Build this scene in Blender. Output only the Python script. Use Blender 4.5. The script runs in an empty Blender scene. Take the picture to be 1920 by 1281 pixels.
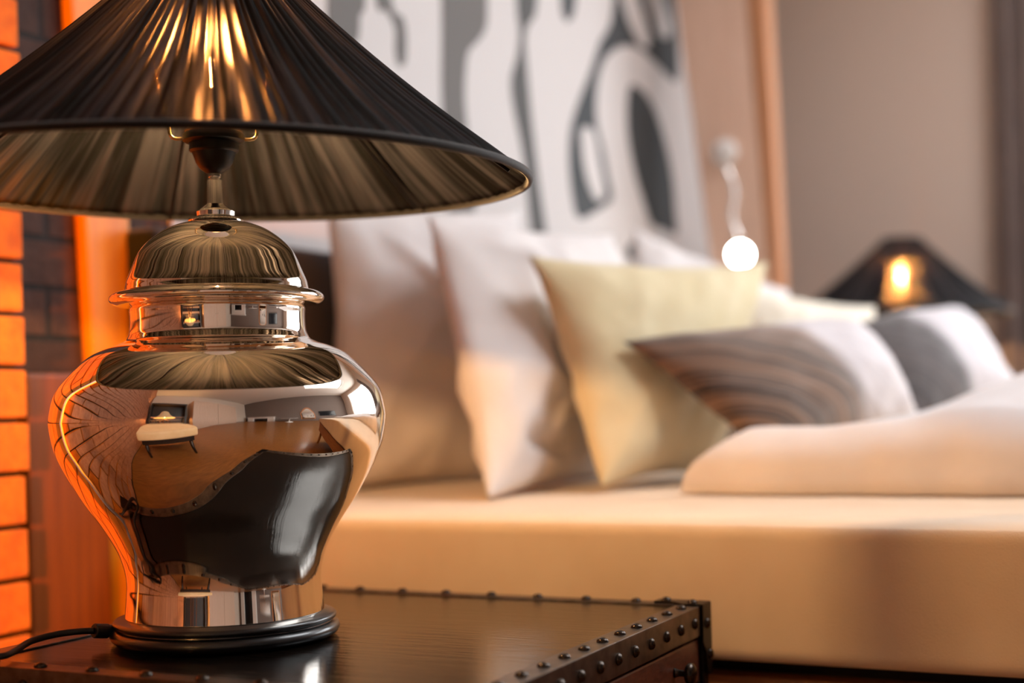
import bpy, bmesh, math, random
from mathutils import Vector, Matrix, noise

random.seed(7)
SC = bpy.context.scene
COL = SC.collection
PI = math.pi

# ------------------------------------------------------------------ camera frame
F_PX = 2667.0            # 50 mm on a 36 mm sensor, 1920 px wide
HORIZON = 750.0
ROLL = 0.026
CA, SA = math.cos(math.radians(26.5)), math.sin(math.radians(26.5))
RIGHT = Vector((CA, SA, 0)); FWD = Vector((-SA, CA, 0)); UP = Vector((0, 0, 1))
CAM = Vector((0, 0, 0.75))
S = 1.5 / F_PX           # metres per photo pixel at the near lamp

def ray(px, py):
    u, v = px - 960.0, py - HORIZON
    uu, vv = u - ROLL * v, v + ROLL * u
    return RIGHT * (uu / F_PX) + FWD - UP * (vv / F_PX)
def at(px, py, depth): return CAM + ray(px, py) * depth
def on_x(px, py, x):
    r = ray(px, py); return CAM + r * ((x - CAM.x) / r.x)
def on_y(px, py, y):
    r = ray(px, py); return CAM + r * ((y - CAM.y) / r.y)

# ------------------------------------------------------------------ materials
def lin(c):
    return tuple(((v / 255.0) / 12.92 if v / 255.0 <= 0.04045 else ((v / 255.0 + 0.055) / 1.055) ** 2.4) for v in c) + (1.0,)

def mat(name, col, rough=0.6, metal=0.0, sheen=0.0, spec=0.5, coat=0.0, emit=None, estr=0.0):
    m = bpy.data.materials.new(name); m.use_nodes = True
    b = m.node_tree.nodes['Principled BSDF']
    b.inputs['Base Color'].default_value = lin(col)
    b.inputs['Roughness'].default_value = rough
    b.inputs['Metallic'].default_value = metal
    b.inputs['Sheen Weight'].default_value = sheen
    b.inputs['Specular IOR Level'].default_value = spec
    b.inputs['Coat Weight'].default_value = coat
    if emit:
        b.inputs['Emission Color'].default_value = lin(emit)
        b.inputs['Emission Strength'].default_value = estr
    return m

def N(m, t, **kw):
    n = m.node_tree.nodes.new(t)
    for k, v in kw.items(): setattr(n, k, v)
    return n
def L(m, a, b): m.node_tree.links.new(a, b)
def bsdf(m): return m.node_tree.nodes['Principled BSDF']

def ramp(m, stops):
    r = N(m, 'ShaderNodeValToRGB')
    e = r.color_ramp.elements
    while len(e) < len(stops): e.new(0.5)
    for i, (p, c) in enumerate(stops):
        e[i].position = p; e[i].color = lin(c) if len(c) == 3 else c
    return r

def bump(m, height, strength=0.3, dist=0.01):
    b = N(m, 'ShaderNodeBump'); b.inputs['Strength'].default_value = strength
    b.inputs['Distance'].default_value = dist
    L(m, height, b.inputs['Height']); L(m, b.outputs['Normal'], bsdf(m).inputs['Normal'])

def coords(m, scale=(1, 1, 1), rot=(0, 0, 0), out='Object'):
    tc = N(m, 'ShaderNodeTexCoord'); mp = N(m, 'ShaderNodeMapping')
    mp.inputs['Scale'].default_value = scale; mp.inputs['Rotation'].default_value = rot
    L(m, tc.outputs[out], mp.inputs['Vector']); return mp.outputs['Vector']

def noise_node(m, vec, scale, detail=4, rough=0.55):
    n = N(m, 'ShaderNodeTexNoise'); n.inputs['Scale'].default_value = scale
    n.inputs['Detail'].default_value = detail; n.inputs['Roughness'].default_value = rough
    L(m, vec, n.inputs['Vector']); return n

def fabric(name, col, col2=None, weave=420, rough=0.9, sheen=0.25, bs=0.25):
    m = mat(name, col, rough, sheen=sheen, spec=0.2)
    v = coords(m)
    n1 = noise_node(m, v, 9, 3)
    r = ramp(m, [(0.35, col2 or col), (0.7, col)])
    L(m, n1.outputs['Fac'], r.inputs['Fac']); L(m, r.outputs['Color'], bsdf(m).inputs['Base Color'])
    n2 = noise_node(m, v, weave, 2)
    bump(m, n2.outputs['Fac'], bs, 0.002)
    return m

def wood(name, c1, c2, scale=(3, 3, 30), rough=0.45, coat=0.0, nscale=4):
    m = mat(name, c1, rough, coat=coat)
    v = coords(m, scale)
    n = noise_node(m, v, nscale, 6, 0.6)
    r = ramp(m, [(0.3, c1), (0.7, c2)])
    L(m, n.outputs['Fac'], r.inputs['Fac']); L(m, r.outputs['Color'], bsdf(m).inputs['Base Color'])
    bump(m, n.outputs['Fac'], 0.15, 0.004)
    return m

M = {}
M['mirror'] = mat('mirror_silver', (242, 232, 220), 0.025, 1.0)
nn = noise_node(M['mirror'], coords(M['mirror']), 14, 2)
bump(M['mirror'], nn.outputs['Fac'], 0.012, 0.01)
M['chrome'] = mat('chrome', (230, 225, 220), 0.06, 1.0)
M['black_wood'] = mat('black_lacquer', (13, 12, 13), 0.33, coat=0.3)
M['bakelite'] = mat('black_bakelite', (8, 8, 9), 0.38, spec=0.3)
M['rubber'] = mat('black_rubber', (12, 12, 13), 0.55)
M['brass'] = mat('brass_wire', (215, 185, 130), 0.2, 1.0)
M['bronze'] = mat('dark_bronze_stud', (62, 54, 48), 0.26, 1.0)
M['trim_metal'] = mat('dark_metal_strip', (96, 80, 68), 0.34, 1.0)
nn = noise_node(M['trim_metal'], coords(M['trim_metal'], (1, 1, 1)), 60, 5)
rr = ramp(M['trim_metal'], [(0.3, (80, 72, 65)), (0.7, (120, 108, 97))])
L(M['trim_metal'], nn.outputs['Fac'], rr.inputs['Fac']); L(M['trim_metal'], rr.outputs['Color'], bsdf(M['trim_metal']).inputs['Base Color'])
M['iron'] = mat('black_iron', (38, 36, 36), 0.4, 1.0)
M['trunk_top'] = wood('dark_polished_top', (13, 9, 7), (22, 15, 10), (3, 22, 3), 0.13, 0.0)
bsdf(M['trunk_top']).inputs['Specular IOR Level'].default_value = 0.3
bsdf(M['trunk_top']).inputs['Coat Roughness'].default_value = 0.12
M['trunk_wood'] = wood('red_brown_drawer_wood', (92, 44, 26), (58, 26, 16), (4, 18, 60), 0.38, 0.2)
M['trunk_body'] = wood('dark_carcass_wood', (50, 28, 19), (34, 19, 13), (4, 18, 40), 0.45)
M['beige_sheet'] = fabric('beige_linen_sheet', (232, 213, 190), (225, 204, 179))
M['white_linen'] = fabric('white_linen', (232, 226, 224), (224, 217, 215))
M['cream_linen'] = fabric('cream_linen', (224, 209, 172), (216, 199, 158))
M['cream_soft'] = fabric('cream_soft_cotton', (236, 226, 208), (230, 219, 200))
M['navy'] = fabric('navy_upholstery', (20, 27, 36), (15, 21, 29))
M['white_paint'] = mat('white_mural_paint', (203, 197, 195), 0.7)
M['ink_dark'] = mat('charcoal_mural_paint', (56, 60, 63), 0.75)
M['ink_part_haze'] = mat('part_hazed_mural_paint', (80, 79, 78), 0.75)  # the charcoal paint with some lens haze lightening its colour
M['ink_full_haze'] = mat('full_hazed_mural_paint', (102, 98, 95), 0.75)  # the charcoal paint lightened most, lens haze put into the colour
M['plaster'] = mat('taupe_plaster', (210, 190, 175), 0.85)
nn = noise_node(M['plaster'], coords(M['plaster']), 30, 4); bump(M['plaster'], nn.outputs['Fac'], 0.06, 0.01)
M['cream_plaster'] = mat('cream_plaster', (226, 212, 198), 0.85)
M['grey_plaster'] = mat('grey_taupe_plaster', (122, 110, 104), 0.85)
M['ceiling'] = mat('white_ceiling', (236, 230, 224), 0.9)
M['white_gloss'] = mat('white_gloss_paint', (235, 232, 228), 0.35)
M['timber'] = wood('pale_timber', (230, 196, 174), (218, 180, 156), (14, 14, 1.2), 0.6)
M['timber_warm'] = wood('orange_timber_and_lamp_glow', (200, 140, 98), (184, 124, 82), (14, 14, 1.2), 0.55)  # on the slanting post this orange stands in for the far lamp's light
M['post_wood'] = wood('glow_tinted_post_timber', (208, 140, 18), (184, 112, 14), (16, 16, 1.0), 0.5)  # amber light on the post is also painted into this colour
M['panel_wood'] = wood('brown_board_timber', (120, 64, 14), (90, 44, 10), (22, 22, 1.0), 0.5)  # brown timber, pushed orange with the amber light on the board
M['floor_wood'] = wood('oak_floor', (150, 98, 48), (118, 74, 36), (2, 14, 1), 0.3, 0.2)
M['curtain'] = fabric('grey_curtain_cloth', (126, 110, 104), (116, 101, 96))
M['bed_wood'] = wood('brown_bed_timber', (172, 114, 68), (140, 90, 52), (1.5, 20, 20), 0.45)
M['wardrobe'] = wood('pale_wardrobe_wood', (222, 196, 176), (212, 184, 164), (10, 10, 1), 0.5)
M['dark_wood'] = wood('dark_leg_wood', (44, 30, 22), (30, 20, 15), (10, 10, 2), 0.45)
M['screen'] = mat('dark_screen', (22, 26, 32), 0.15)
M['bench_cloth'] = fabric('cream_bench_cloth', (232, 208, 166), (224, 198, 154))
M['lamp_fabric'] = mat('cream_lampshade', (240, 214, 170), 0.8)
M['led'] = mat('white_led_lens', (255, 255, 255), 0.4, emit=(255, 250, 240), estr=60)
M['plate_glint'] = mat('pale_plate_glint', (244, 240, 236), 0.15)  # pale colour stands in for the bright reflection on the chrome plate
M['warm_emit'] = mat('warm_bulb', (255, 220, 160), 0.4, emit=(255, 205, 140), estr=600)

# glass bulb: see-through shell with added emission for the halo around the filament
def bulb_glass():
    m = bpy.data.materials.new('haloed_bulb_glass'); m.use_nodes = True
    nt = m.node_tree; nt.nodes.clear()
    o = N(m, 'ShaderNodeOutputMaterial'); mx = N(m, 'ShaderNodeMixShader')
    t = N(m, 'ShaderNodeBsdfTransparent'); g = N(m, 'ShaderNodeBsdfGlossy'); g.inputs['Roughness'].default_value = 0.03
    fr = N(m, 'ShaderNodeFresnel'); fr.inputs['IOR'].default_value = 1.3
    em = N(m, 'ShaderNodeEmission'); em.inputs['Color'].default_value = (1.0, .55, .2, 1); em.inputs['Strength'].default_value = 5.0
    ad = N(m, 'ShaderNodeAddShader'); L(m, t.outputs[0], ad.inputs[0]); L(m, em.outputs[0], ad.inputs[1])
    L(m, fr.outputs[0], mx.inputs[0]); L(m, ad.outputs[0], mx.inputs[1]); L(m, g.outputs[0], mx.inputs[2])
    L(m, mx.outputs[0], o.inputs[0]); return m
M['bulb_glass'] = bulb_glass()
FIL = 13800.0
m = bpy.data.materials.new('glowing_filament'); m.use_nodes = True; m.node_tree.nodes.clear()
o = N(m, 'ShaderNodeOutputMaterial'); e = N(m, 'ShaderNodeEmission')
e.inputs['Color'].default_value = (1.0, 0.56, 0.23, 1); e.inputs['Strength'].default_value = FIL
L(m, e.outputs[0], o.inputs[0]); M['filament'] = m

# sheer gathered shade cloth
def shade_cloth():
    m = bpy.data.materials.new('sheer_black_gathered_cloth'); m.use_nodes = True
    nt = m.node_tree; nt.nodes.clear()
    o = N(m, 'ShaderNodeOutputMaterial')
    uv = N(m, 'ShaderNodeUVMap'); mp = N(m, 'ShaderNodeMapping'); mp.inputs['Scale'].default_value = (150, 1.2, 1)
    L(m, uv.outputs[0], mp.inputs[0])
    n1 = noise_node(m, mp.outputs[0], 1.0, 3, 0.6)
    mp2 = N(m, 'ShaderNodeMapping'); mp2.inputs['Scale'].default_value = (46, 0.7, 1); L(m, uv.outputs[0], mp2.inputs[0])
    n2 = noise_node(m, mp2.outputs[0], 1.0, 2, 0.5)
    mul = N(m, 'ShaderNodeMath', operation='MULTIPLY'); L(m, n1.outputs['Fac'], mul.inputs[0]); L(m, n2.outputs['Fac'], mul.inputs[1])
    mr = N(m, 'ShaderNodeMapRange'); mr.inputs['From Min'].default_value = 0.19; mr.inputs['From Max'].default_value = 0.35
    mr.inputs['To Min'].default_value = 0.0; mr.inputs['To Max'].default_value = 1.0
    L(m, mul.outputs[0], mr.inputs['Value'])
    thin = mr.outputs['Result']                      # 0 where the gathers pile up, 1 where one layer only
    dif = N(m, 'ShaderNodeBsdfDiffuse'); 
    cr = N(m, 'ShaderNodeMix', data_type='RGBA')
    cr.inputs[6].default_value = lin((20, 21, 22)); cr.inputs[7].default_value = lin((60, 63, 70))
    L(m, thin, cr.inputs[0]); L(m, cr.outputs[2], dif.inputs['Color'])
    tr = N(m, 'ShaderNodeBsdfTranslucent'); tr.inputs['Color'].default_value = lin((120, 88, 58))
    gl = N(m, 'ShaderNodeBsdfGlossy'); gl.inputs['Roughness'].default_value = 0.42; gl.inputs['Color'].default_value = lin((120, 116, 110))
    tp = N(m, 'ShaderNodeBsdfTransparent'); tp.inputs['Color'].default_value = lin((230, 205, 175))
    rf = N(m, 'ShaderNodeBsdfRefraction'); rf.inputs['IOR'].default_value = 1.14; rf.inputs['Roughness'].default_value = 0.55; rf.inputs['Color'].default_value = lin((222, 200, 180))
    m1 = N(m, 'ShaderNodeMixShader'); 
    f1 = N(m, 'ShaderNodeMath', operation='MULTIPLY'); f1.inputs[1].default_value = 0.025; L(m, thin, f1.inputs[0])
    L(m, f1.outputs[0], m1.inputs[0]); L(m, dif.outputs[0], m1.inputs[1]); L(m, tr.outputs[0], m1.inputs[2])
    m2 = N(m, 'ShaderNodeMixShader'); m2.inputs[0].default_value = 0.09
    L(m, m1.outputs[0], m2.inputs[1]); L(m, gl.outputs[0], m2.inputs[2])
    m3 = N(m, 'ShaderNodeMixShader')
    f2 = N(m, 'ShaderNodeMath', operation='MULTIPLY'); f2.inputs[1].default_value = 0.28; L(m, thin, f2.inputs[0])
    L(m, f2.outputs[0], m3.inputs[0]); L(m, m2.outputs[0], m3.inputs[1]); L(m, tp.outputs[0], m3.inputs[2])
    m4 = N(m, 'ShaderNodeMixShader')
    f3 = N(m, 'ShaderNodeMath', operation='MULTIPLY_ADD'); f3.inputs[1].default_value = 0.14; f3.inputs[2].default_value = 0.015; L(m, thin, f3.inputs[0])
    L(m, f3.outputs[0], m4.inputs[0]); L(m, m3.outputs[0], m4.inputs[1]); L(m, rf.outputs[0], m4.inputs[2])
    L(m, m4.outputs[0], o.inputs[0]); return m
M['shade'] = shade_cloth()
M['hem'] = fabric('black_hem_cloth', (22, 21, 20), (17, 16, 16), 900, 0.85, 0.35)

# brick wall
def brick_mat(name, c1, c2, mortar, plane='yz'):
    m = mat(name, c1, 0.85)
    tc = N(m, 'ShaderNodeTexCoord'); sp = N(m, 'ShaderNodeSeparateXYZ'); cb = N(m, 'ShaderNodeCombineXYZ')
    L(m, tc.outputs['Object'], sp.inputs[0]); L(m, sp.outputs['Y'], cb.inputs['X']); L(m, sp.outputs['Z'], cb.inputs['Y'])
    b = N(m, 'ShaderNodeTexBrick'); b.inputs['Scale'].default_value = 1.0
    b.inputs['Brick Width'].default_value = 0.235; b.inputs['Row Height'].default_value = 0.0713
    b.inputs['Mortar Size'].default_value = 0.0055; b.inputs['Mortar Smooth'].default_value = 0.3
    b.inputs['Color1'].default_value = lin(c1); b.inputs['Color2'].default_value = lin(c2); b.inputs['Mortar'].default_value = lin(mortar)
    L(m, cb.outputs[0], b.inputs['Vector'])
    n = noise_node(m, cb.outputs[0], 26, 6, 0.65)
    mx = N(m, 'ShaderNodeMix', data_type='RGBA', blend_type='MULTIPLY'); mx.inputs[0].default_value = 0.6
    r = ramp(m, [(0.3, (150, 140, 135)), (0.65, (255, 255, 255))]); L(m, n.outputs['Fac'], r.inputs['Fac'])
    L(m, b.outputs['Color'], mx.inputs[6]); L(m, r.outputs['Color'], mx.inputs[7]); L(m, mx.outputs[2], bsdf(m).inputs['Base Color'])
    sub = N(m, 'ShaderNodeMath', operation='SUBTRACT'); L(m, n.outputs['Fac'], sub.inputs[0]); 
    k = N(m, 'ShaderNodeMath', operation='MULTIPLY'); k.inputs[1].default_value = 1.6; L(m, b.outputs['Fac'], k.inputs[0]); L(m, k.outputs[0], sub.inputs[1])
    bump(m, sub.outputs[0], 0.5, 0.012)
    return m
M['brick'] = brick_mat('old_brick', (84, 52, 38), (62, 38, 29), (28, 23, 20))
def brick_solid(name, c1, c2):
    m = mat(name, c1, 0.85); v = coords(m); n = noise_node(m, v, 24, 6, 0.65)
    r = ramp(m, [(0.3, c2), (0.7, c1)]); L(m, n.outputs['Fac'], r.inputs['Fac']); L(m, r.outputs['Color'], bsdf(m).inputs['Base Color'])
    bump(m, n.outputs['Fac'], 0.4, 0.012); return m
M['glow_tinted_brick'] = brick_solid('glow_tinted_brick', (208, 118, 14), (176, 88, 12))  # the pier's amber light painted into its brick colour
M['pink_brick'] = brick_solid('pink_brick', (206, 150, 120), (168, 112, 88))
M['mortar'] = mat('dark_mortar', (52, 42, 36), 0.95)

# two tone cushion: ribbed stripes on one half, plain on the other (uv on the mesh)
def cushion_mat(name, dark, mid, plain, edge0, edge1, slant, freq, ang):
    m = mat(name, dark, 0.7, sheen=0.5, spec=0.3)
    uv = N(m, 'ShaderNodeUVMap'); sp = N(m, 'ShaderNodeSeparateXYZ'); L(m, uv.outputs[0], sp.inputs[0])
    mp = N(m, 'ShaderNodeMapping'); mp.inputs['Rotation'].default_value = (0, 0, ang); L(m, uv.outputs[0], mp.inputs[0])
    s2 = N(m, 'ShaderNodeSeparateXYZ'); L(m, mp.outputs[0], s2.inputs[0])
    cb = N(m, 'ShaderNodeCombineXYZ')
    a = N(m, 'ShaderNodeMath', operation='MULTIPLY'); a.inputs[1].default_value = .12; L(m, s2.outputs['X'], a.inputs[0]); L(m, a.outputs[0], cb.inputs['X'])
    b = N(m, 'ShaderNodeMath', operation='MULTIPLY'); b.inputs[1].default_value = freq; L(m, s2.outputs['Y'], b.inputs[0]); L(m, b.outputs[0], cb.inputs['Y'])
    n = noise_node(m, cb.outputs[0], 1.0, 3, 0.6)
    r = ramp(m, [(0.40, dark), (0.50, mid), (0.60, dark), (0.72, mid)]); L(m, n.outputs['Fac'], r.inputs['Fac'])
    k = N(m, 'ShaderNodeMath', operation='MULTIPLY_ADD'); k.inputs[1].default_value = -slant; L(m, sp.outputs['Y'], k.inputs[0]); L(m, sp.outputs['X'], k.inputs[2])
    mr = N(m, 'ShaderNodeMapRange'); mr.inputs['From Min'].default_value = edge0; mr.inputs['From Max'].default_value = edge1
    L(m, k.outputs[0], mr.inputs['Value'])
    mx = N(m, 'ShaderNodeMix', data_type='RGBA'); L(m, mr.outputs[0], mx.inputs[0]); L(m, r.outputs['Color'], mx.inputs[6]); mx.inputs[7].default_value = lin(plain)
    L(m, mx.outputs[2], bsdf(m).inputs['Base Color']); bump(m, n.outputs['Fac'], 0.35, 0.01)
    return m

# ------------------------------------------------------------------ mesh helpers
def obj(name, bm, m, parent=None, smooth=True, loc=None):
    me = bpy.data.meshes.new(name); bm.normal_update(); bm.to_mesh(me); bm.free()
    if smooth:
        for p in me.polygons: p.use_smooth = True
    for mm in (m if isinstance(m, (list, tuple)) else [m]): me.materials.append(mm)
    o = bpy.data.objects.new(name, me); COL.objects.link(o)
    if parent: o.parent = parent
    if loc: o.location = loc
    return o
def thing(name, label, cat, loc=(0, 0, 0), group=None):
    o = bpy.data.objects.new(name, None); o.empty_display_size = 0.05; COL.objects.link(o); o.location = loc
    return tag(o, label, cat, group)
def tag(o, label, cat, group=None):
    o['label'] = label; o['category'] = cat
    if group: o['group'] = group
    return o
def struct(o, label=None, cat=None):
    o['kind'] = 'structure'
    if label: o['label'] = label; o['category'] = cat
    return o
def copy_tree(o, parent=None):
    c = o.copy(); COL.objects.link(c)
    if parent: c.parent = parent; c.matrix_parent_inverse = o.matrix_parent_inverse.copy()
    for ch in list(o.children): copy_tree(ch, c)
    return c

def box_into(bm, lo, hi, bevel=0.0, seg=2, mi=0):
    r = bmesh.ops.create_cube(bm, size=1.0)
    vs = r['verts']
    for v in vs:
        v.co = Vector(((lo[i] + hi[i]) / 2 + v.co[i] * (hi[i] - lo[i])) for i in range(3)) if False else Vector([(lo[i] + hi[i]) / 2 + v.co[i] * (hi[i] - lo[i]) for i in range(3)])
    fs = set(f for v in vs for f in v.link_faces)
    for f in fs: f.material_index = mi
    if bevel:
        es = list(set(e for v in vs for e in v.link_edges))
        bmesh.ops.bevel(bm, geom=es, offset=bevel, segments=seg, affect='EDGES', profile=0.6)
    return bm
def box(lo, hi, bevel=0.0, seg=2): return box_into(bmesh.new(), lo, hi, bevel, seg)
def boxes(*bb):
    bm = bmesh.new()
    for b in bb: box_into(bm, *b)
    return bm
def smooth_angle(o, deg=35):
    o.data.set_sharp_from_angle(angle=math.radians(deg)); return o

def cr(pts, n=6, closed=False):
    out = []; k = len(pts)
    rng = range(k if closed else k - 1)
    for i in rng:
        if closed: p0, p1, p2, p3 = (pts[(i + d) % k] for d in (-1, 0, 1, 2))
        else: p0, p1, p2, p3 = pts[max(i - 1, 0)], pts[i], pts[i + 1], pts[min(i + 2, k - 1)]
        for j in range(n):
            t = j / n; t2, t3 = t * t, t * t * t
            out.append(tuple(0.5 * (2 * b + (c - a) * t + (2 * a - 5 * b + 4 * c - d) * t2 + (3 * b - a - 3 * c + d) * t3) for a, b, c, d in zip(p0, p1, p2, p3)))
    if not closed: out.append(tuple(pts[-1]))
    return out

def lathe(prof, seg=96, bm=None, caps=True, off=(0, 0, 0)):
    bm = bm or bmesh.new(); rings = []
    for r, z in prof:
        rings.append([bm.verts.new((off[0] + r * math.cos(2 * PI * k / seg), off[1] + r * math.sin(2 * PI * k / seg), off[2] + z)) for k in range(seg)])
    for a, b in zip(rings, rings[1:]):
        for k in range(seg):
            bm.faces.new((a[k], a[(k + 1) % seg], b[(k + 1) % seg], b[k]))
    if caps:
        bm.faces.new(list(reversed(rings[0]))); bm.faces.new(rings[-1])
    bmesh.ops.recalc_face_normals(bm, faces=bm.faces)
    return bm

def tube(pts, r, seg=12, bm=None, closed=False):
    bm = bm or bmesh.new(); pts = [Vector(p) for p in pts]; rings = []; n = len(pts); ref = None
    for i, p in enumerate(pts):
        if closed: t = (pts[(i + 1) % n] - pts[i - 1]).normalized()
        else: t = (pts[min(i + 1, n - 1)] - pts[max(i - 1, 0)]).normalized()
        if ref is None:
            ref = t.orthogonal().normalized()
        ref = (ref - t * ref.dot(t)).normalized(); b = t.cross(ref)
        rr = r(i / max(n - 1, 1)) if callable(r) else r
        rings.append([bm.verts.new(p + (ref * math.cos(2 * PI * k / seg) + b * math.sin(2 * PI * k / seg)) * rr) for k in range(seg)])
    prs = list(zip(rings, rings[1:])) + ([(rings[-1], rings[0])] if closed else [])
    for a, c in prs:
        for k in range(seg): bm.faces.new((a[k], a[(k + 1) % seg], c[(k + 1) % seg], c[k]))
    if not closed:
        bm.faces.new(list(reversed(rings[0]))); bm.faces.new(rings[-1])
    bmesh.ops.recalc_face_normals(bm, faces=bm.faces)
    return bm

# ------------------------------------------------------------------ the room
WX, FY, BY, RX, CZ = -1.5, 5.1, -1.95, 3.4, 2.9
struct(obj('floor', box((WX - .1, BY - .1, -.1), (RX + .1, FY + .2, 0)), M['floor_wood'], smooth=False))
KX0, KX1, KY0, KY1 = 0.1, 1.6, 2.0, 4.0      # added skylight, unseen, to bring daylight down onto the bed top
struct(obj('ceiling', boxes(((WX - .1, BY - .1, CZ), (KX0, FY + .2, CZ + .12)), ((KX1, BY - .1, CZ), (RX + .1, FY + .2, CZ + .12)),
    ((KX0, BY - .1, CZ), (KX1, KY0, CZ + .12)), ((KX0, KY1, CZ), (KX1, FY + .2, CZ + .12))), M['ceiling'], smooth=False))
bm = bmesh.new()
for lo, hi in (((KX0, KY0), (KX0 + .05, KY1)), ((KX1 - .05, KY0), (KX1, KY1)), ((KX0, KY0), (KX1, KY0 + .05)), ((KX0, KY1 - .05), (KX1, KY1)), ((KX0 + .73, KY0), (KX0 + .77, KY1))):
    box_into(bm, (lo[0], lo[1], CZ + .05), (hi[0], hi[1], CZ + .10), .004)
struct(obj('added_skylight', bm, M['white_gloss'], smooth=False))
struct(obj('wall_left', box((WX - .1, BY - .1, 0), (WX, FY + .2, CZ)), M['brick'], smooth=False))
struct(obj('wall_back', box((WX, BY - .1, 0), (RX, BY, CZ)), M['cream_plaster'], smooth=False))
struct(obj('wall_right', box((RX, BY - .1, 0), (RX + .1, FY + .2, CZ)), M['grey_plaster'], smooth=False))
W0, W1, WZ0, WZ1 = -0.30, 2.5, 0.85, 2.55
struct(obj('wall_far', boxes(((WX, FY, 0), (W0, FY + .2, CZ)), ((W1, FY, 0), (RX, FY + .2, CZ)),
    ((W0, FY, 0), (W1, FY + .2, WZ0)), ((W0, FY, WZ1), (W1, FY + .2, CZ))), M['plaster'], smooth=False))
bm = bmesh.new()
fw = 0.05
for lo, hi in (((W0, WZ0), (W0 + fw, WZ1)), ((W1 - fw, WZ0), (W1, WZ1)), ((W0, WZ0), (W1, WZ0 + fw)), ((W0, WZ1 - fw), (W1, WZ1))):
    box_into(bm, (lo[0], FY + .06, lo[1]), (hi[0], FY + .12, hi[1]), .004)
for k in (1, 2, 3):
    x = W0 + (W1 - W0) * k / 4
    box_into(bm, (x - .035, FY + .07, WZ0 + fw), (x + .035, FY + .11, WZ1 - fw), .003)
struct(obj('window_1', bm, M['white_gloss'], smooth=False))

def pane_glass():
    m = bpy.data.materials.new('clear_window_glass'); m.use_nodes = True
    m.node_tree.nodes.clear()
    o = N(m, 'ShaderNodeOutputMaterial'); mx = N(m, 'ShaderNodeMixShader'); mx.inputs[0].default_value = .06
    t = N(m, 'ShaderNodeBsdfTransparent'); g = N(m, 'ShaderNodeBsdfGlossy'); g.inputs['Roughness'].default_value = 0.0
    L(m, t.outputs[0], mx.inputs[1]); L(m, g.outputs[0], mx.inputs[2]); L(m, mx.outputs[0], o.inputs[0]); return m
M['pane'] = pane_glass()
struct(obj('window_1_glass', box((W0 + fw, FY + .086, WZ0 + fw), (W1 - fw, FY + .094, WZ1 - fw)), M['pane'], bpy.data.objects['window_1'], smooth=False))
struct(obj('added_skylight_glass', box((KX0 + .05, KY0 + .05, CZ + .071), (KX1 - .05, KY1 - .05, CZ + .079)), M['pane'], bpy.data.objects['added_skylight'], smooth=False))

# brick pier: courses of single bricks around a dark mortar core
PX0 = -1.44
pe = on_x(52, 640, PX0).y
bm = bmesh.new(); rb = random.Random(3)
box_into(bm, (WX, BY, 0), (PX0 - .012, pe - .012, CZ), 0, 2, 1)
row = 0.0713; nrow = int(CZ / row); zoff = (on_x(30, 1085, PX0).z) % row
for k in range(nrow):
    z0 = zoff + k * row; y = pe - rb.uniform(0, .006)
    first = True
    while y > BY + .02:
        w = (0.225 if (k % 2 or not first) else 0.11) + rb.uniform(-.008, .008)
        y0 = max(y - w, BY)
        box_into(bm, (WX + .002, y0, z0), (PX0 + rb.uniform(-.004, .003), y, z0 + row - .0075), .0035 if y > .8 else 0, 2, 0 if y > 1.18 else 2)  # bricks in view carry the painted amber light, farther ones stay pink
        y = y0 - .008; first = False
struct(obj('trim_1', bm, [M['glow_tinted_brick'], M['mortar'], M['pink_brick']], smooth=False), 'brick pier glowing orange at the left edge behind the lamp', 'pier')
# timber post and low board, the amber light mixed into both colours
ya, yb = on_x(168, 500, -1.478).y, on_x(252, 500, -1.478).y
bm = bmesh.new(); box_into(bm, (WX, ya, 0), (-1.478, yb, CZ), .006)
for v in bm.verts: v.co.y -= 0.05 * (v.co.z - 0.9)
struct(obj('trim_2', bm, M['post_wood'], smooth=False), 'timber post glowing orange beside the brick recess', 'post')
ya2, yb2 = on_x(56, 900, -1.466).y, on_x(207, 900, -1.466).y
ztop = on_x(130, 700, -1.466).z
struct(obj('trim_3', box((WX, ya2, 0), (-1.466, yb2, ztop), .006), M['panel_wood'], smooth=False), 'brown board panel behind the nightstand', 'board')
# raking timber post by the far lamp, standing out from the wall
SY = 3.98
def rake(pxl0, pxl1, pxr0, pxr1, y0, y1):
    a0, a1 = on_y(pxl0, 0, SY), on_y(pxl1, 470, SY); b0, b1 = on_y(pxr0, 0, SY), on_y(pxr1, 470, SY)
    def ex(p, q, z): return p.x + (q.x - p.x) * (z - p.z) / (q.z - p.z)
    bm = bmesh.new(); lay = []
    for z in (0.0, CZ):
        xl, xr = max(ex(a0, a1, z), WX - .05), max(ex(b0, b1, z), WX - .02)
        lay.append([bm.verts.new(p) for p in ((xl, y0, z), (xr, y0, z), (xr, y1, z), (xl, y1, z))])
    for k in range(4): bm.faces.new((lay[0][k], lay[0][(k + 1) % 4], lay[1][(k + 1) % 4], lay[1][k]))
    bm.faces.new(lay[0]); bm.faces.new(lay[1]); bmesh.ops.recalc_face_normals(bm, faces=bm.faces)
    bmesh.ops.bevel(bm, geom=list(bm.edges), offset=.004, segments=2, affect='EDGES')
    return bm
struct(obj('trim_4', rake(1266, 1330, 1398, 1437, SY, SY + .12), M['timber'], smooth=False), 'pale slanting timber post at the right end of the mural', 'post')
struct(obj('trim_5', rake(1400, 1438, 1432, 1458, SY + .005, SY + .10), M['timber_warm'], smooth=False), 'orange lamplit side of the pale slanting post, built as a strip', 'strip')  # far lamp's light on the post side, put into a strip's colour

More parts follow.
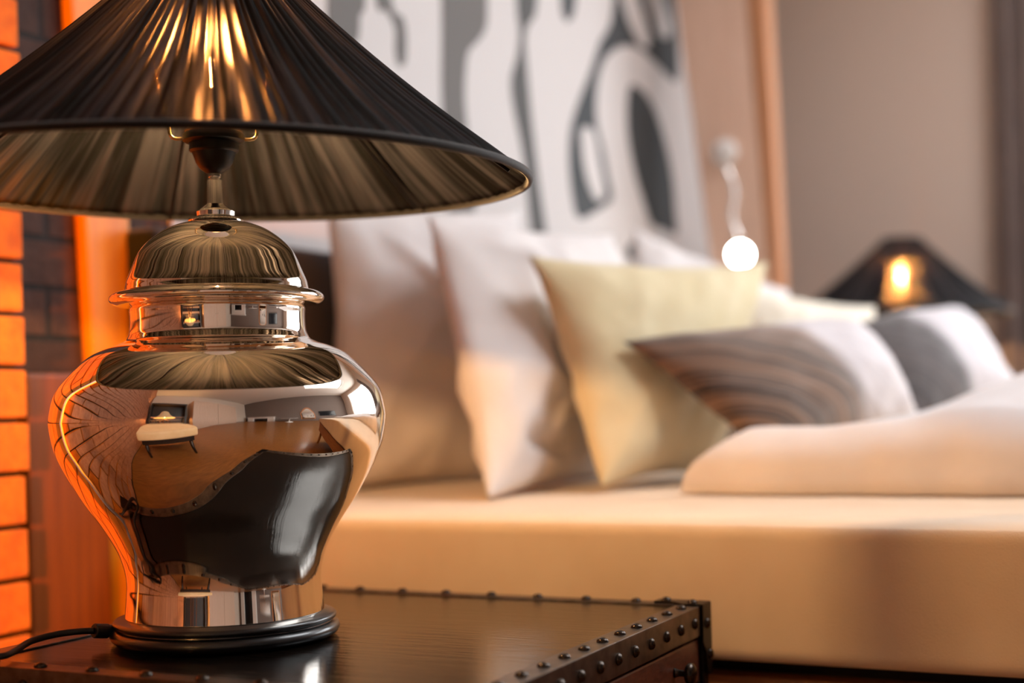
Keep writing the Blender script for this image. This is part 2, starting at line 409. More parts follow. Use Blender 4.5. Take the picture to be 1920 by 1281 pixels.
# ------------------------------------------------------------------ mural
mural = thing('mural', 'graffiti wall mural of fat white strokes on charcoal above the bed', 'mural', (WX, 3.0, 0.6))
def loc_to(o, bm): bmesh.ops.translate(bm, verts=bm.verts, vec=-Vector(o.location)); return bm
y_mur = on_x(318, 430, WX).y
obj('white_ground', loc_to(mural, box((WX, y_mur, 0.45), (WX + .006, 4.6, CZ - .01))), M['white_paint'], mural, smooth=False)
def shape(pts, n=5, x=WX + .0065, t=.0012):
    q = cr(pts, n, True) if n > 1 else pts
    bm = bmesh.new(); vs = []
    for cx, cy in q:
        p = on_x(600 + cx / 2.1333, cy / 2.1333, x); vs.append(bm.verts.new(p))
    f = bm.faces.new(vs); bm.normal_update()
    if f.normal.x < 0: f.normal_flip()
    r = bmesh.ops.extrude_face_region(bm, geom=[f])
    for v in [g for g in r['geom'] if isinstance(g, bmesh.types.BMVert)]: v.co.x += t
    bmesh.ops.triangulate(bm, faces=bm.faces); bmesh.ops.recalc_face_normals(bm, faces=bm.faces)
    return bm
SHP = [
 ('ink_full_haze', [(60, -480), (185, -480), (180, 0), (160, 60), (150, 160), (90, 200), (30, 120)]),
 ('ink_full_haze', [(205, -480), (255, -460), (285, 0), (330, 70), (345, 150), (340, 250), (315, 260), (302, 200), (300, 110), (262, 40), (225, 0)]),
 ('ink_full_haze', [(498, -520), (665, -520), (668, 0), (662, 110), (630, 165), (592, 210), (580, 300), (578, 400), (588, 520), (600, 640), (618, 890), (560, 885), (512, 860), (503, 600), (488, 380), (488, 150)]),
 ('ink_part_haze', [(775, -520), (875, -520), (868, 0), (832, 100), (820, 160), (830, 300), (850, 520), (880, 760), (905, 950), (875, 952), (845, 930), (815, 640), (775, 430), (765, 320), (790, 220), (798, 120), (786, 0)]),
 ('ink_dark', [(960, -520), (1060, -520), (1022, 0), (990, 85), (975, 60), (966, 0)]),
 ('ink_dark', [(1215, -480), (1405, -480), (1415, 0), (1430, 150), (1432, 310), (1405, 318), (1340, 250), (1275, 195), (1205, 185), (1140, 235), (1108, 340), (1105, 480), (1130, 590), (1150, 700), (1166, 795), (1110, 842), (1035, 872), (1008, 780), (996, 640), (1003, 520), (1030, 420), (1080, 290), (1120, 170), (1172, 40)]),
 ('ink_dark', [(1240, 345), (1272, 350), (1310, 390), (1345, 460), (1385, 590), (1410, 720), (1420, 850), (1424, 935), (1380, 920), (1325, 895), (1300, 825), (1262, 700), (1234, 560), (1228, 430)]),
 ('ink_dark', [(1270, 958), (1310, 990), (1348, 1035), (1300, 1046), (1240, 1038), (1222, 1005), (1240, 980)]),
]
for k, pts in SHP: obj('ink_shape', loc_to(mural, shape(pts)), M[k], mural, smooth=False)
WHT = [
 [(1185, -60), (1250, -60), (1275, 0), (1310, 90), (1332, 170), (1312, 198), (1285, 185), (1240, 120), (1205, 40)],
 [(1285, -60), (1360, -60), (1378, 0), (1400, 70), (1414, 130), (1390, 160), (1355, 140), (1322, 70), (1300, 0)],
 [(1030, 520), (1055, 502), (1085, 510), (1108, 560), (1125, 650), (1150, 770), (1138, 806), (1105, 805), (1068, 740), (1040, 640)],
]
for pts in WHT:
    mx_, my_ = sum(p[0] for p in pts) / len(pts), sum(p[1] for p in pts) / len(pts)
    pts = [(mx_ + (p[0] - mx_) * .78, my_ + (p[1] - my_) * .95) for p in pts]
    obj('white_bar', loc_to(mural, shape(pts, 5, WX + .008)), M['white_paint'], mural, smooth=False)

# ------------------------------------------------------------------ table lamp
LB = CAM + RIGHT * ((425 - 960 - ROLL * (1194 - HORIZON)) / F_PX * 1.5) + FWD * 1.5 - UP * 0.242
def P(pts): return [(r * S * .985, (1194 - y) * S) for r, y in pts]
lamp = thing('table_lamp', 'large mirrored silver ginger jar lamp with wide black pleated shade on the near nightstand', 'lamp', LB, 'matching mirrored table lamps')
base_p = [(0.5, 1193.4), (196, 1193.4), (204, 1192), (212, 1187), (215, 1180), (213, 1173), (207, 1168), (202, 1166.5), (201.5, 1164.5), (205, 1163), (208.5, 1160), (209, 1156), (206, 1152.5), (200, 1151), (196, 1150), (190, 1147.5), (0.5, 1147.5)]
smooth_angle(obj('base', lathe(P(base_p), 128), M['black_wood'], lamp), 50)
jar_p = [(186.5, 1147), (184.5, 1128), (182.5, 1105), (181.5, 1088), (183, 1070), (187.5, 1050), (198, 1022), (221, 982), (250, 940), (273, 902), (291, 869), (305, 835), (312.5, 797), (312.5, 774), (302, 734), (277, 701), (243, 669), (215, 654), (190, 645), (176, 639)]
jar = P(cr(jar_p, 7)) + P(cr([(171, 636), (168, 630), (165, 622), (163.5, 604), (163.5, 590), (164, 580), (160, 573)], 4))
obj('jar', lathe(jar, 160), M['mirror'], lamp)
lid_p = cr([(150, 573.5), (170, 573), (187, 571.5), (197, 567), (200.5, 561), (198, 554.5), (190, 549.5), (178, 547)], 5) + \
        cr([(172, 545), (170.5, 538), (168, 527), (160, 508), (152, 489), (142, 470), (124, 451), (97, 432), (70, 421), (48, 417)], 6)
obj('lid', lathe(P(lid_p), 160), M['mirror'], lamp)
stem_p = [(48, 417), (51, 416), (52, 413.5), (51, 411), (46, 409), (37, 407), (35, 405), (35.5, 401), (36, 397), (34, 394), (30, 393), (27, 391), (20, 385), (16, 382.5), (15.5, 381), (14.3, 338.5), (13, 337), (10, 336), (9.5, 334), (12, 332), (12.5, 329), (12, 326), (8, 325)]
smooth_angle(obj('stem', lathe(P(stem_p), 64), M['chrome'], lamp), 40)
sock_p = [(9, 326), (16, 324), (27, 316), (34, 306), (38.5, 294), (41, 286), (45, 284), (46.5, 282), (45.5, 271), (46, 268), (54, 266.5), (58, 264), (58.5, 255), (57, 251), (52, 249), (40, 249), (40, 252), (20, 252)]
sock = smooth_angle(obj('socket', lathe(P(sock_p), 64), M['bakelite'], lamp), 40)
ZS = (1194 - 258) * S
for a0, dr in ((-2.9, 0.0), (0.15, 0.0)):
    ca, sa = math.cos(a0 + math.radians(26.5)), math.sin(a0 + math.radians(26.5))
    pts = [(ca * r * S, sa * r * S, ZS + h * S) for r, h in cr([(50, -1), (66, -3), (76, 0), (80, 8), (82, 22), (100, 90), (122, 262)], 6)]
    obj('shade_holder', tube(pts, .0019, 10), M['brass'], lamp)
ring = [(52 * S * math.cos(t * 2 * PI / 48), 52 * S * math.sin(t * 2 * PI / 48), (1194 - 247.5) * S) for t in range(48)]
obj('socket_ring', tube(ring, .0016, 8, None, True), M['brass'], lamp)
bulb = obj('bulb', lathe(P([(20, 252), (20, 236), (22, 225)]) + P(cr([(24, 215), (30, 195), (32, 170), (29, 140), (20, 110), (9, 88), (1, 76)], 5)), 48), M['bulb_glass'], lamp)
obj('filament', lathe(P([(.4, 165), (4.2, 162), (4.6, 110), (.4, 106)]), 16), M['filament'], bulb)

# shade: gathered cloth cone
SHZ = 0.238 + 0.242          # rim height above the table
RB, RT, SH = 0.332, 0.058, 0.230
shade = thing  # placeholder name reused below
def shade_mesh():
    bm = bmesh.new(); uvl = bm.loops.layers.uv.new('UVMap')
    NA, NV = 1080, 22; rs = random.Random(11)
    # irregular gathers: a running phase with varying pleat width
    ph = []; acc = 0
    widths = [rs.uniform(.6, 1.5) for _ in range(120)]; tot = sum(widths); cum = [0]
    for w in widths: cum.append(cum[-1] + w / tot)
    amps = [rs.uniform(.45, 1.2) for _ in range(120)]
    j = 0; prof = []
    for i in range(NA):
        f = i / NA
        while cum[j + 1] < f: j += 1
        t = (f - cum[j]) / (cum[j + 1] - cum[j])
        prof.append(amps[j] * (math.sin(PI * t) ** 0.8 - 0.5))
    rows = []
    for k in range(NV + 1):
        v = k / NV; row_ = []
        rad = RB + (RT - RB) * v; z = SH * v - 0.010 * math.sin(PI * v)
        amp = .0075 * (1 - .6 * v) * min(1, .35 + v * 6)
        for i in range(NA):
            a = 2 * PI * i / NA
            w = noise.noise(Vector((math.cos(a) * 3, math.sin(a) * 3, v * 1.5))) * .012 * v * (1 - v) * 4
            aa = a + w
            r = rad + amp * prof[i]
            row_.append(bm.verts.new((r * math.cos(aa), r * math.sin(aa), z)))
        rows.append(row_)
    for k in range(NV):
        for i in range(NA):
            i2 = (i + 1) % NA
            f = bm.faces.new((rows[k][i], rows[k][i2], rows[k + 1][i2], rows[k + 1][i]))
            for lp, (uu, vv) in zip(f.loops, ((i, k), (i + 1, k), (i + 1, k + 1), (i, k + 1))): lp[uvl].uv = (uu / NA, vv / NV)
    return bm
sh = obj('shade', shade_mesh(), M['shade'], lamp)
sh.location = (0, 0, SHZ); md = sh.modifiers.new('cloth_thickness', 'SOLIDIFY'); md.thickness = .0008; md.offset = -1 
tilt = Matrix.Rotation(math.radians(1.0), 4, FWD) @ Matrix.Rotation(math.radians(0.6), 4, RIGHT)
sh.rotation_euler = tilt.to_euler()
rimc = [(RB * math.cos(2 * PI * k / 180) * 1.001, RB * math.sin(2 * PI * k / 180) * 1.001, 0) for k in range(180)]
obj('hem', tube(rimc, .0042, 10, None, True), M['hem'], sh)
topc = [(RT * math.cos(2 * PI * k / 64), RT * math.sin(2 * PI * k / 64), SH) for k in range(64)]
obj('top_ring', tube(topc, .004, 8, None, True), M['hem'], sh)
for k in range(6):
    a = 2 * PI * (k + .3) / 6
    obj('frame_wire', tube([((RB - .018) * math.cos(a), (RB - .018) * math.sin(a), .002), ((RB + RT) / 2 * math.cos(a) - .021 * math.cos(a), (RB + RT) / 2 * math.sin(a) - .021 * math.sin(a), SH / 2 - .01), ((RT - .006) * math.cos(a), (RT - .006) * math.sin(a), SH)], .0018, 8), M['iron'], sh)

# cord with its strain relief, running off across the trunk top
inv = Matrix.Translation(-LB)
def lpt(px, py, d): return at(px, py, d) - LB
c0, c1 = lpt(222, 1184, 1.475), lpt(176, 1183, 1.455)
cord_pts = [c1, lpt(150, 1184, 1.45), lpt(105, 1190, 1.44), lpt(60, 1202, 1.42), lpt(28, 1221, 1.39)]
end = lpt(4, 1243, 1.357); end.z = .0100; cord_pts.append(end)
e = lpt(-40, 1252, 1.36); e.z = .0100; cord_pts.append(e)
for wp_ in ((-1.115, 1.045, .519), (-1.142, 1.052, .500), (-1.150, 1.058, .40), (-1.155, 1.065, .20), (-1.175, 1.09, .02), (-1.26, 1.14, .006), (-1.36, 1.2, .006)): cord_pts.append(Vector(wp_) - LB)
crd = obj('cord', tube([Vector(p) for p in cr([tuple(p) for p in cord_pts], 8)], .0034, 10), M['rubber'], lamp)
g = (c1 - c0).normalized()
obj('strain_relief', tube([c0, c0 + (c1 - c0) * .45, c0 + (c1 - c0) * .46, c1 - g * .001, c1], lambda t: .0062 if t < .3 else (.0076 if t < .9 else .0066), 16), M['rubber'], crd, smooth=False)

# ------------------------------------------------------------------ trunk nightstand
NX0, NX1, NY0, NY1, NZ = -1.125, -0.537, 0.992, 1.572, 0.508
ns = thing('nightstand', 'near trunk nightstand of dark wood with studded metal edging under the large lamp', 'nightstand', (-0.9, 1.28, 0), 'trunk nightstands')
def nl(bm): return loc_to(ns, bm)
obj('top', nl(box((NX0 + .002, NY0 + .002, NZ - .03), (NX1 - .002, NY1 - .002, NZ - .0008), .002)), M['trunk_top'], ns, smooth=False)
obj('carcass', nl(boxes(((NX0 + .004, NY0 + .004, .07), (NX1 - .03, NY1 - .004, NZ - .03)),
    ((NX1 - .03, NY0 + .004, .07), (NX1 - .006, NY0 + .026, NZ - .03)), ((NX1 - .03, NY1 - .026, .07), (NX1 - .006, NY1 - .004, NZ - .03)),
    ((NX1 - .03, NY0 + .026, .07), (NX1 - .006, NY1 - .026, .085)))), M['trunk_body'], ns, smooth=False)
TW = .030
def strip(axis, c):
    """an angle strip along one top edge: a leg on top, a leg down the side"""
    bm = bmesh.new()
    if axis == 'x':     # edge at x = c, runs along y
        s = 1 if c > -.9 else -1
        box_into(bm, (min(c, c - s * TW), NY0, NZ - .0012), (max(c, c - s * TW), NY1, NZ + .0012), .0008, 2)
        box_into(bm, (min(c, c - s * .004), NY0, NZ - .033), (max(c, c - s * .004), NY1, NZ + .0014), .0018, 3)
    else:
        s = 1 if c > 1.28 else -1
        box_into(bm, (NX0 + TW, min(c, c - s * TW * .8), NZ - .0012), (NX1 - TW, max(c, c - s * TW * .8), NZ + .0010), .0008, 2)
        box_into(bm, (NX0, min(c, c - s * .002), NZ - .033), (NX1, max(c, c - s * .002), NZ + .0008), .0008, 2)
    return nl(bm)
for ax, c in (('x', NX1), ('x', NX0), ('y', NY1), ('y', NY0)):
    obj('edge_strip', strip(ax, c), M['trim_metal'], ns, smooth=False)
# studs
dome = lathe([(.0062, 0), (.0062, .0006), (.0056, .0022), (.0040, .0036), (.0018, .0043), (.0002, .0045)], 20)
sm = bpy.data.meshes.new('stud'); dome.to_mesh(sm); dome.free(); sm.materials.append(M['bronze'])
for p in sm.polygons: p.use_smooth = True
def stud(p, n=(0, 0, 1), par=None, sc=1.0):
    o = bpy.data.objects.new('stud', sm); COL.objects.link(o); o.parent = par or ns
    o.location = Vector(p) - Vector(ns.location)
    o.rotation_euler = Vector((0, 0, 1)).rotation_difference(Vector(n)).to_euler(); o.scale = (sc,) * 3
    return o
y = NY1 - .052; k = 0
while y > NY0 + .03:
    stud((NX1 - .0145, y, NZ + .0010)); stud((NX1 - .0002, y + .004, NZ - .016), (1, 0, 0)); y -= .0455
x = NX1 - .085
while x > NX0 + .03:
    stud((x, NY1 - .011, NZ + .0010)); stud((x, NY0 + .011, NZ + .0010)); stud((x - .012, NY0 + .0002, NZ - .016), (0, -1, 0)); x -= .064
# corner brackets: top plate, side plates with a pointed tongue, studs
def bracket(cx, cy, sx, sy):
    bm = bmesh.new(); t = .0026
    def plate(pts, axis):
        vs = [bm.verts.new(p) for p in pts]; f = bm.faces.new(vs); bm.normal_update()
        r = bmesh.ops.extrude_face_region(bm, geom=[f]); d = Vector(axis) * t
        for v in [g for g in r['geom'] if isinstance(g, bmesh.types.BMVert)]: v.co += d
    z0 = NZ + .001
    plate([(cx + sx * .0012, cy + sy * .0012, z0), (cx + sx * .0012, cy - sy * .030, z0), (cx - sx * .022, cy - sy * .030, z0), (cx - sx * .036, cy - sy * .018, z0), (cx - sx * .060, cy - sy * .018, z0), (cx - sx * .060, cy + sy * .0012, z0)], (0, 0, 1))
    for tx in (0, 1):
        def q(a, z): return (cx + sx * .0004, cy - sy * a, z) if tx == 0 else (cx - sx * a, cy + sy * .0004, z)
        plate([q(-.0012, z0 + .002), q(.028, z0 + .002), q(.028, NZ - .040), q(.020, NZ - .050), q(.017, NZ - .062), q(.015, NZ - .074), q(.008, NZ - .080), q(-.0012, NZ - .078)], (sx, 0, 0) if tx == 0 else (0, sy, 0))
    bmesh.ops.recalc_face_normals(bm, faces=bm.faces)
    b = obj('corner_bracket', nl(bm), M['iron'], ns, smooth=False)
    if sx > 0 and sy > 0:
        for p, n in (((cx + .0028, cy - .014, NZ - .020), (1, 0, 0)), ((cx + .0028, cy - .007, NZ - .056), (1, 0, 0)), ((cx - .048, cy - .009, NZ + .0032), (0, 0, 1)), ((cx - .012, cy - .020, NZ + .0032), (0, 0, 1))):
            stud(p, n, b)
for cx, sx in ((NX1, 1), (NX0, -1)):
    for cy, sy in ((NY1, 1), (NY0, -1)): bracket(cx, cy, sx, sy)
for cx, sx in ((NX1, 1), (NX0, -1)):
    for cy, sy in ((NY1, 1), (NY0, -1)):
        xs = sorted((cx - sx * .001, cx - sx * .018)); ys = sorted((cy - sy * .001, cy - sy * .018))
        obj('leg', nl(box((xs[0], ys[0], 0), (xs[1], ys[1], NZ - .034), .002)), M['iron'], ns, smooth=False)
knob_bm = lambda: lathe([(.0058, 0), (.0045, .003), (.0036, .006), (.0036, .012), (.005, .0135), (.0105, .0145), (.0122, .0175), (.0118, .0205), (.0085, .0232), (.004, .0245), (.0003, .0248)], 24)
dz = .0535
for k in range(7):
    z1 = NZ - .036 - k * dz; z0 = z1 - dz + .005
    d = obj('drawer', nl(box((NX1 - .028, NY0 + .029, z0), (NX1 - .003, NY1 - .029, z1), .0025)), M['trunk_wood'], ns, smooth=False)
    for yy in (1.463, 1.102):
        kb = obj('knob', knob_bm(), M['bronze'], d)
        kb.rotation_euler = (0, PI / 2, 0); kb.location = Vector((NX1 - .0032, yy, (z0 + z1) / 2)) - Vector(ns.location)

# far pair, on the other side of the bed
far = at(1690, 545, 4.43); fx, fy = far.x, far.y
lamp2 = copy_tree(lamp); lamp2.location = (fx, fy, LB.z)
lamp2['label'] = 'black shaded lamp glowing beyond the bed before the taupe wall'
ns2 = copy_tree(ns); ns2.location = (ns.location.x + fx - LB.x, ns.location.y + fy - LB.y, 0)
ns2['label'] = 'far trunk nightstand hidden behind the cushions under the distant lamp'

# ------------------------------------------------------------------ bed
MZ0, MZ1, MY0, MY1, MX0, MX1 = .425, .600, 1.63, 3.72, -1.42, .78
bed = thing('bed', 'brown timber bed frame with low dark headboard under the beige mattress', 'bed', (-.35, 2.67, 0))
def bl(bm): return loc_to(bed, bm)
obj('frame', bl(boxes(((MX0, MY0 + .03, .27), (MX1, MY0 + .07, .408), .004), ((MX0, MY1 - .07, .27), (MX1, MY1 - .03, .408), .004),
    ((MX0, MY0 + .07, .27), (MX0 + .04, MY1 - .07, .408)), ((MX1 - .04, MY0 + .07, .27), (MX1, MY1 - .07, .408), .004))), M['bed_wood'], bed, smooth=False)
obj('slat_base', bl(box((MX0 + .03, MY0 + .10, .33), (MX1 - .05, MY1 - .10, MZ0 - .001))), M['dark_wood'], bed, smooth=False)
for x in (MX0 + .05, MX1 - .09):
    for yy in (MY0 + .06, MY1 - .1): obj('leg', bl(box((x, yy, 0), (x + .05, yy + .05, .27), .004)), M['bed_wood'], bed, smooth=False)
hz = at(580, 458, 2.42).z
obj('headboard', bl(box((-1.487, MY0 + .04, .27), (-1.424, MY1 - .04, hz), .015, 4)), M['navy'], bed)

bm = box((MX0, MY0, MZ0), (MX1, MY1, MZ1)); 
bmesh.ops.subdivide_edges(bm, edges=bm.edges, cuts=40, use_grid_fill=True)
RBV = .022
for v in bm.verts:
    c = v.co.copy(); lo = Vector((MX0, MY0, MZ0)); hi = Vector((MX1, MY1, MZ1))
    q = Vector([min(max(c[i], lo[i] + RBV), hi[i] - RBV) for i in range(3)]); d = c - q
    if d.length > 1e-6: c = q + d.normalized() * RBV
    w = noise.noise(Vector((c.x * 2.2, c.y * 2.2, c.z * 5))) * .006
    if c.y < MY0 + .05: c.y += w + .004 * math.sin(c.x * 7)
    if c.z > MZ1 - .005: c.z += min(0, w * .3) 
    v.co = c
mattress = tag(obj('mattress', bm, M['beige_sheet']), 'beige sheeted mattress filling the bed between the nightstands', 'mattress')

# ------------------------------------------------------------------ pillows
def pillow(name, cs, tf, tb, m, label, cat, group=None, pinch=.07, wr=.012, seed=0, n=56, p=2.6, q=.62, floor=None, push=None, folds=()):
    c = [at(*k) for k in cs]                       # TL, TR, BR, BL
    ctr = sum(c, Vector()) / 4
    nrm = (c[2] - c[0]).cross(c[1] - c[3]).normalized()
    if nrm.dot(CAM - ctr) < 0: nrm.negate()
    bm = bmesh.new(); uvl = bm.loops.layers.uv.new('UVMap')
    fl = MZ1 + .003 if floor is None else floor
    def pt(u, v, side):
        s, t = 2 * u - 1, 2 * v - 1
        s2 = s * (1 - pinch * (1 - t * t)); t2 = t * (1 - pinch * (1 - s * s))
        a, b = (s2 + 1) / 2, (t2 + 1) / 2
        P0 = (c[0] * (1 - a) + c[1] * a) * (1 - b) + (c[3] * (1 - a) + c[2] * a) * b
        e = max(0, (1 - abs(s) ** p) * (1 - abs(t) ** p)) ** q
        f = noise.fractal(Vector((u * 2.6 + seed * 3.1, v * 2.6 - seed, side * 4.0)), 1.0, 2.0, 3) 
        g_ = noise.noise(Vector((u * 5 + v * 3 + seed, (u - v) * 1.3, side * 2 + seed)))
        # creases that run in from the corners and edges
        cr_ = (1 - e) * math.sin(9 * PI * (u - v * .4) + seed) * .35 + (1 - e) * math.sin(8 * PI * (v + u * .5) + seed * 2) * .35
        d = e * (tf if side > 0 else tb) + min(1, e * 2.2) * wr * (f * 1.1 + (1 - abs(g_) * 2) * .7 + cr_)
        for fu, fv, du, dv, wd, am in folds:       # long soft folds: point, direction, width, depth
            x0, y0 = u - fu, v - fv; l2 = math.hypot(du, dv)
            along = (x0 * du + y0 * dv) / l2 / l2; across = (x0 * dv - y0 * du) / l2
            if -0.1 < along < 1.1: d += am * math.exp(-(across / wd) ** 2) * max(0, math.sin(PI * min(max(along, 0), 1))) * min(1, e * 3)
        r = P0 + nrm * (d if side > 0 else -d)
        if push: r = push(r, u, v)
        r.z = max(r.z, fl + .002 * noise.noise(r * 20))
        return r
    G = {}
    for sd in (1, -1):
        for i in range(n + 1):
            for j in range(n + 1):
                bd = i in (0, n) or j in (0, n)
                if sd < 0 and bd: G[(sd, i, j)] = G[(1, i, j)]
                else: G[(sd, i, j)] = bm.verts.new(pt(i / n, j / n, sd))
    for sd in (1, -1):
        for i in range(n):
            for j in range(n):
                idx = [(i, j), (i + 1, j), (i + 1, j + 1), (i, j + 1)]
                f = bm.faces.new([G[(sd, a, b)] for a, b in idx]) if sd > 0 else bm.faces.new([G[(sd, a, b)] for a, b in reversed(idx)])
                for lp, (a, b) in zip(f.loops, idx if sd > 0 else list(reversed(idx))): lp[uvl].uv = (a / n, b / n)
    bmesh.ops.recalc_face_normals(bm, faces=bm.faces)
    o = obj(name, bm, m); return tag(o, label, cat, group)

pillow('pillow', [(612, 388, 2.44), (975, 392, 2.86), (985, 900, 2.84), (640, 918, 2.46)], .075, .05, M['white_linen'],
    'white pillow standing against the headboard, nearest the mirrored jar', 'pillow', 'white bed pillows', seed=1, wr=.010, pinch=.04,
    folds=[(.15, .05, .5, .45, .035, .016), (.1, .5, .6, .1, .04, .012), (.45, .0, .12, .6, .03, -.014)])
pillow('pillow', [(800, 405, 2.40), (1150, 440, 3.02), (1165, 890, 2.80), (915, 938, 2.10)], .08, .05, M['white_linen'],
    'white pillow sagging forward onto the mattress behind the cream cushion', 'pillow', 'white bed pillows', seed=2, wr=.012, pinch=.05,
    folds=[(.1, .12, .5, .2, .04, .018), (.12, .62, .45, .16, .04, .02), (.1, .82, .35, .12, .03, -.024), (.3, .05, -.15, .8, .05, .012)])
pillow('pillow', [(1185, 425, 3.30), (1480, 545, 3.55), (1500, 850, 3.35), (1185, 872, 3.05)], .07, .06, M['white_linen'],
    'white pillow on the far side of the bed beneath the reading light', 'pillow', 'white bed pillows', seed=3)
pillow('pillow', [(1385, 535, 3.10), (1640, 575, 3.50), (1645, 840, 3.36), (1400, 860, 2.96)], .08, .06, M['cream_soft'],
    'pale cream pillow leaning before the far black lamp', 'pillow', 'white bed pillows', seed=4)
pillow('cushion', [(990, 480, 2.34), (1440, 492, 2.88), (1330, 895, 2.66), (1128, 914, 2.20)], .082, .05, M['cream_linen'],
    'large square cream cushion with pointed corners in front of the white pillows', 'cushion', seed=5, pinch=.08, wr=.009)
M['striped'] = cushion_mat('brown_striped_and_lilac_cloth', (38, 28, 23), (146, 112, 88), (206, 197, 199), .40, .49, .12, 22, -1.01)
M['striped_grey'] = cushion_mat('grey_striped_and_lilac_cloth', (64, 60, 62), (96, 88, 88), (206, 199, 203), .24, .33, .25, 18, -1.01)
pillow('cushion', [(1166, 640, 2.30), (1610, 600, 2.78), (1730, 795, 2.68), (1425, 850, 2.27)], .085, .03, M['striped'],
    'brown striped cushion with plain lilac half lying against the cream cushion', 'cushion', 'two-tone striped cushions', seed=6, pinch=.05, wr=.006)
pillow('cushion', [(1575, 612, 3.02), (1800, 575, 3.30), (1925, 770, 3.06), (1690, 820, 2.78)], .085, .05, M['striped_grey'],
    'dark grey striped cushion with pale half farther back toward the taupe wall', 'cushion', 'two-tone striped cushions', seed=7, pinch=.05, wr=.006)

# duvet folded over the foot of the bed
def duvet():
    bm = bmesh.new(); DX1, DY0, DY1 = .76, 2.03, 3.60; nx, ny = 120, 90; T = {}; B = {}
    def xl(y): return -.735 + 1.0 * min(max(0, y - 2.05), .75)
    for i in range(nx + 1):
        for j in range(ny + 1):
            b = (j / ny) ** 1.5; y = DY0 + (DY1 - DY0) * b
            a = (i / nx) ** 1.4; x = xl(y) + (DX1 - xl(y)) * a
            dl, dn, df, dr = x - xl(y), y - DY0, DY1 - y, DX1 - x
            def rnd(d, r): 
                e = min(max(d / r, 0), 1); return math.sqrt(max(0, 1 - (1 - e) ** 2))
            e = rnd(dl, .07) * rnd(dn, .075) * rnd(df, .1) * rnd(dr, .08)
            st = min(max((y - 2.15) / .55, 0), 1); st = st * st * (3 - 2 * st)
            sx = min(max((x + .75) / .8, 0), 1)
            h = .088 + .026 * sx + (.06 + .10 * sx) * st
            w = noise.fractal(Vector((x * 3.2, y * 3.2, 1.7)), 1.0, 2.0, 3) * .020 + (1 - abs(noise.noise(Vector((x * 5 + y * 2, y * 1.6, 4)))) * 2) * .012
            z = MZ1 + .004 + e * (h + w)
            yy = y - .018 * math.sin(PI * min(e, 1)) * (1 if dn < .08 else 0) + (.016 * noise.noise(Vector((x * 4, 0, 9))) + .010 * (1 - 2 * abs(noise.noise(Vector((x * 7, z * 4, 3)))))) * (1 - min(dn / .2, 1))
            T[i, j] = bm.verts.new((x, yy, z))
            B[i, j] = T[i, j] if i in (0, nx) or j in (0, ny) else bm.verts.new((x, yy, MZ1 + .003))
    for i in range(nx):
        for j in range(ny):
            bm.faces.new((T[i, j], T[i + 1, j], T[i + 1, j + 1], T[i, j + 1])); bm.faces.new((B[i, j], B[i, j + 1], B[i + 1, j + 1], B[i + 1, j]))
    bmesh.ops.recalc_face_normals(bm, faces=bm.faces); return bm
tag(obj('duvet', duvet(), M['white_linen']), 'puffy white duvet folded across the right side of the mattress', 'duvet')

# ------------------------------------------------------------------ reading light on the slanting post
p0, p1 = on_y(1360, 287, SY), on_y(1408, 482, SY)
rl = thing('reading_light', 'small chrome gooseneck reading light shining on the slanting post', 'reading light', p0)
wp = lathe([(.038, 0), (.038, .010), (.033, .016), (.0003, .015)], 40)
o = obj('wall_plate', wp, M['plate_glint'], rl); o.rotation_euler = (PI / 2, 0, 0); o.location = (0, 0, 0)
hd = Vector((p1.x, SY - .10, p1.z)) - p0
gp = cr([(0, -.012, 0), (.004, -.07, .0), (.035, -.10, -.06), (.055, -.10, -.13), (.045, -.10, -.20), tuple(hd + Vector((0, 0, .045)))], 8)
obj('gooseneck', tube(gp, .0065, 10), M['chrome'], rl)
h = obj('lamp_head', lathe([(.012, .05), (.022, .045), (.030, .02), (.032, 0)], 32), M['chrome'], rl); h.location = hd; h.rotation_euler = Matrix.Rotation(-1.25, 3, 'X').to_euler()
ls = obj('lens', lathe([(.031, .002), (.030, -.008), (.020, -.018), (.0004, -.022)], 32), M['led'], h)

# ------------------------------------------------------------------ curtain beside the window
bm = bmesh.new(); cv = []
for side in (0, 1):
    r_ = []
    for k in range(61):
        x = -.665 + .36 * k / 60; yv = FY - .07 + .022 * math.sin(k * .62) + side * .004
        r_.append([bm.verts.new((x, yv, z)) for z in (.03, .9, 1.8, 2.72)])
    cv.append(r_)
for side in (0, 1):
    for k in range(60):
        for z in range(3):
            q = (cv[side][k][z], cv[side][k + 1][z], cv[side][k + 1][z + 1], cv[side][k][z + 1]); bm.faces.new(q)
for k in range(60):
    for z in (0, 3): bm.faces.new((cv[0][k][z], cv[0][k + 1][z], cv[1][k + 1][z], cv[1][k][z]))
for k in (0, 60):
    for z in range(3): bm.faces.new((cv[0][k][z], cv[0][k][z + 1], cv[1][k][z + 1], cv[1][k][z]))
bmesh.ops.recalc_face_normals(bm, faces=bm.faces)
tag(obj('curtain', bm, M['curtain']), 'grey taupe curtain hanging by the window at the far right edge', 'curtain')

# ------------------------------------------------------------------ the room behind, as the mirrored jar shows it
# cream topped bench
bn = thing('bench', 'cream topped bench with dark legs reflected low in the mirrored jar', 'bench', (-.86, -.26, 0))
obj('seat', box((-.36, -.48, .40), (.36, .48, .50), .03, 4), M['bench_cloth'], bn)
obj('rail', box((-.32, -.44, .33), (.32, .44, .40), .004), M['dark_wood'], bn, smooth=False)
for sx in (-1, 1):
    for sy in (-1, 1):
        bm = bmesh.new(); tube([(sx * .28, sy * .40, .34), (sx * .31, sy * .43, 0)], lambda t: .026 - .010 * t, 12, bm); obj('leg', bm, M['dark_wood'], bn)
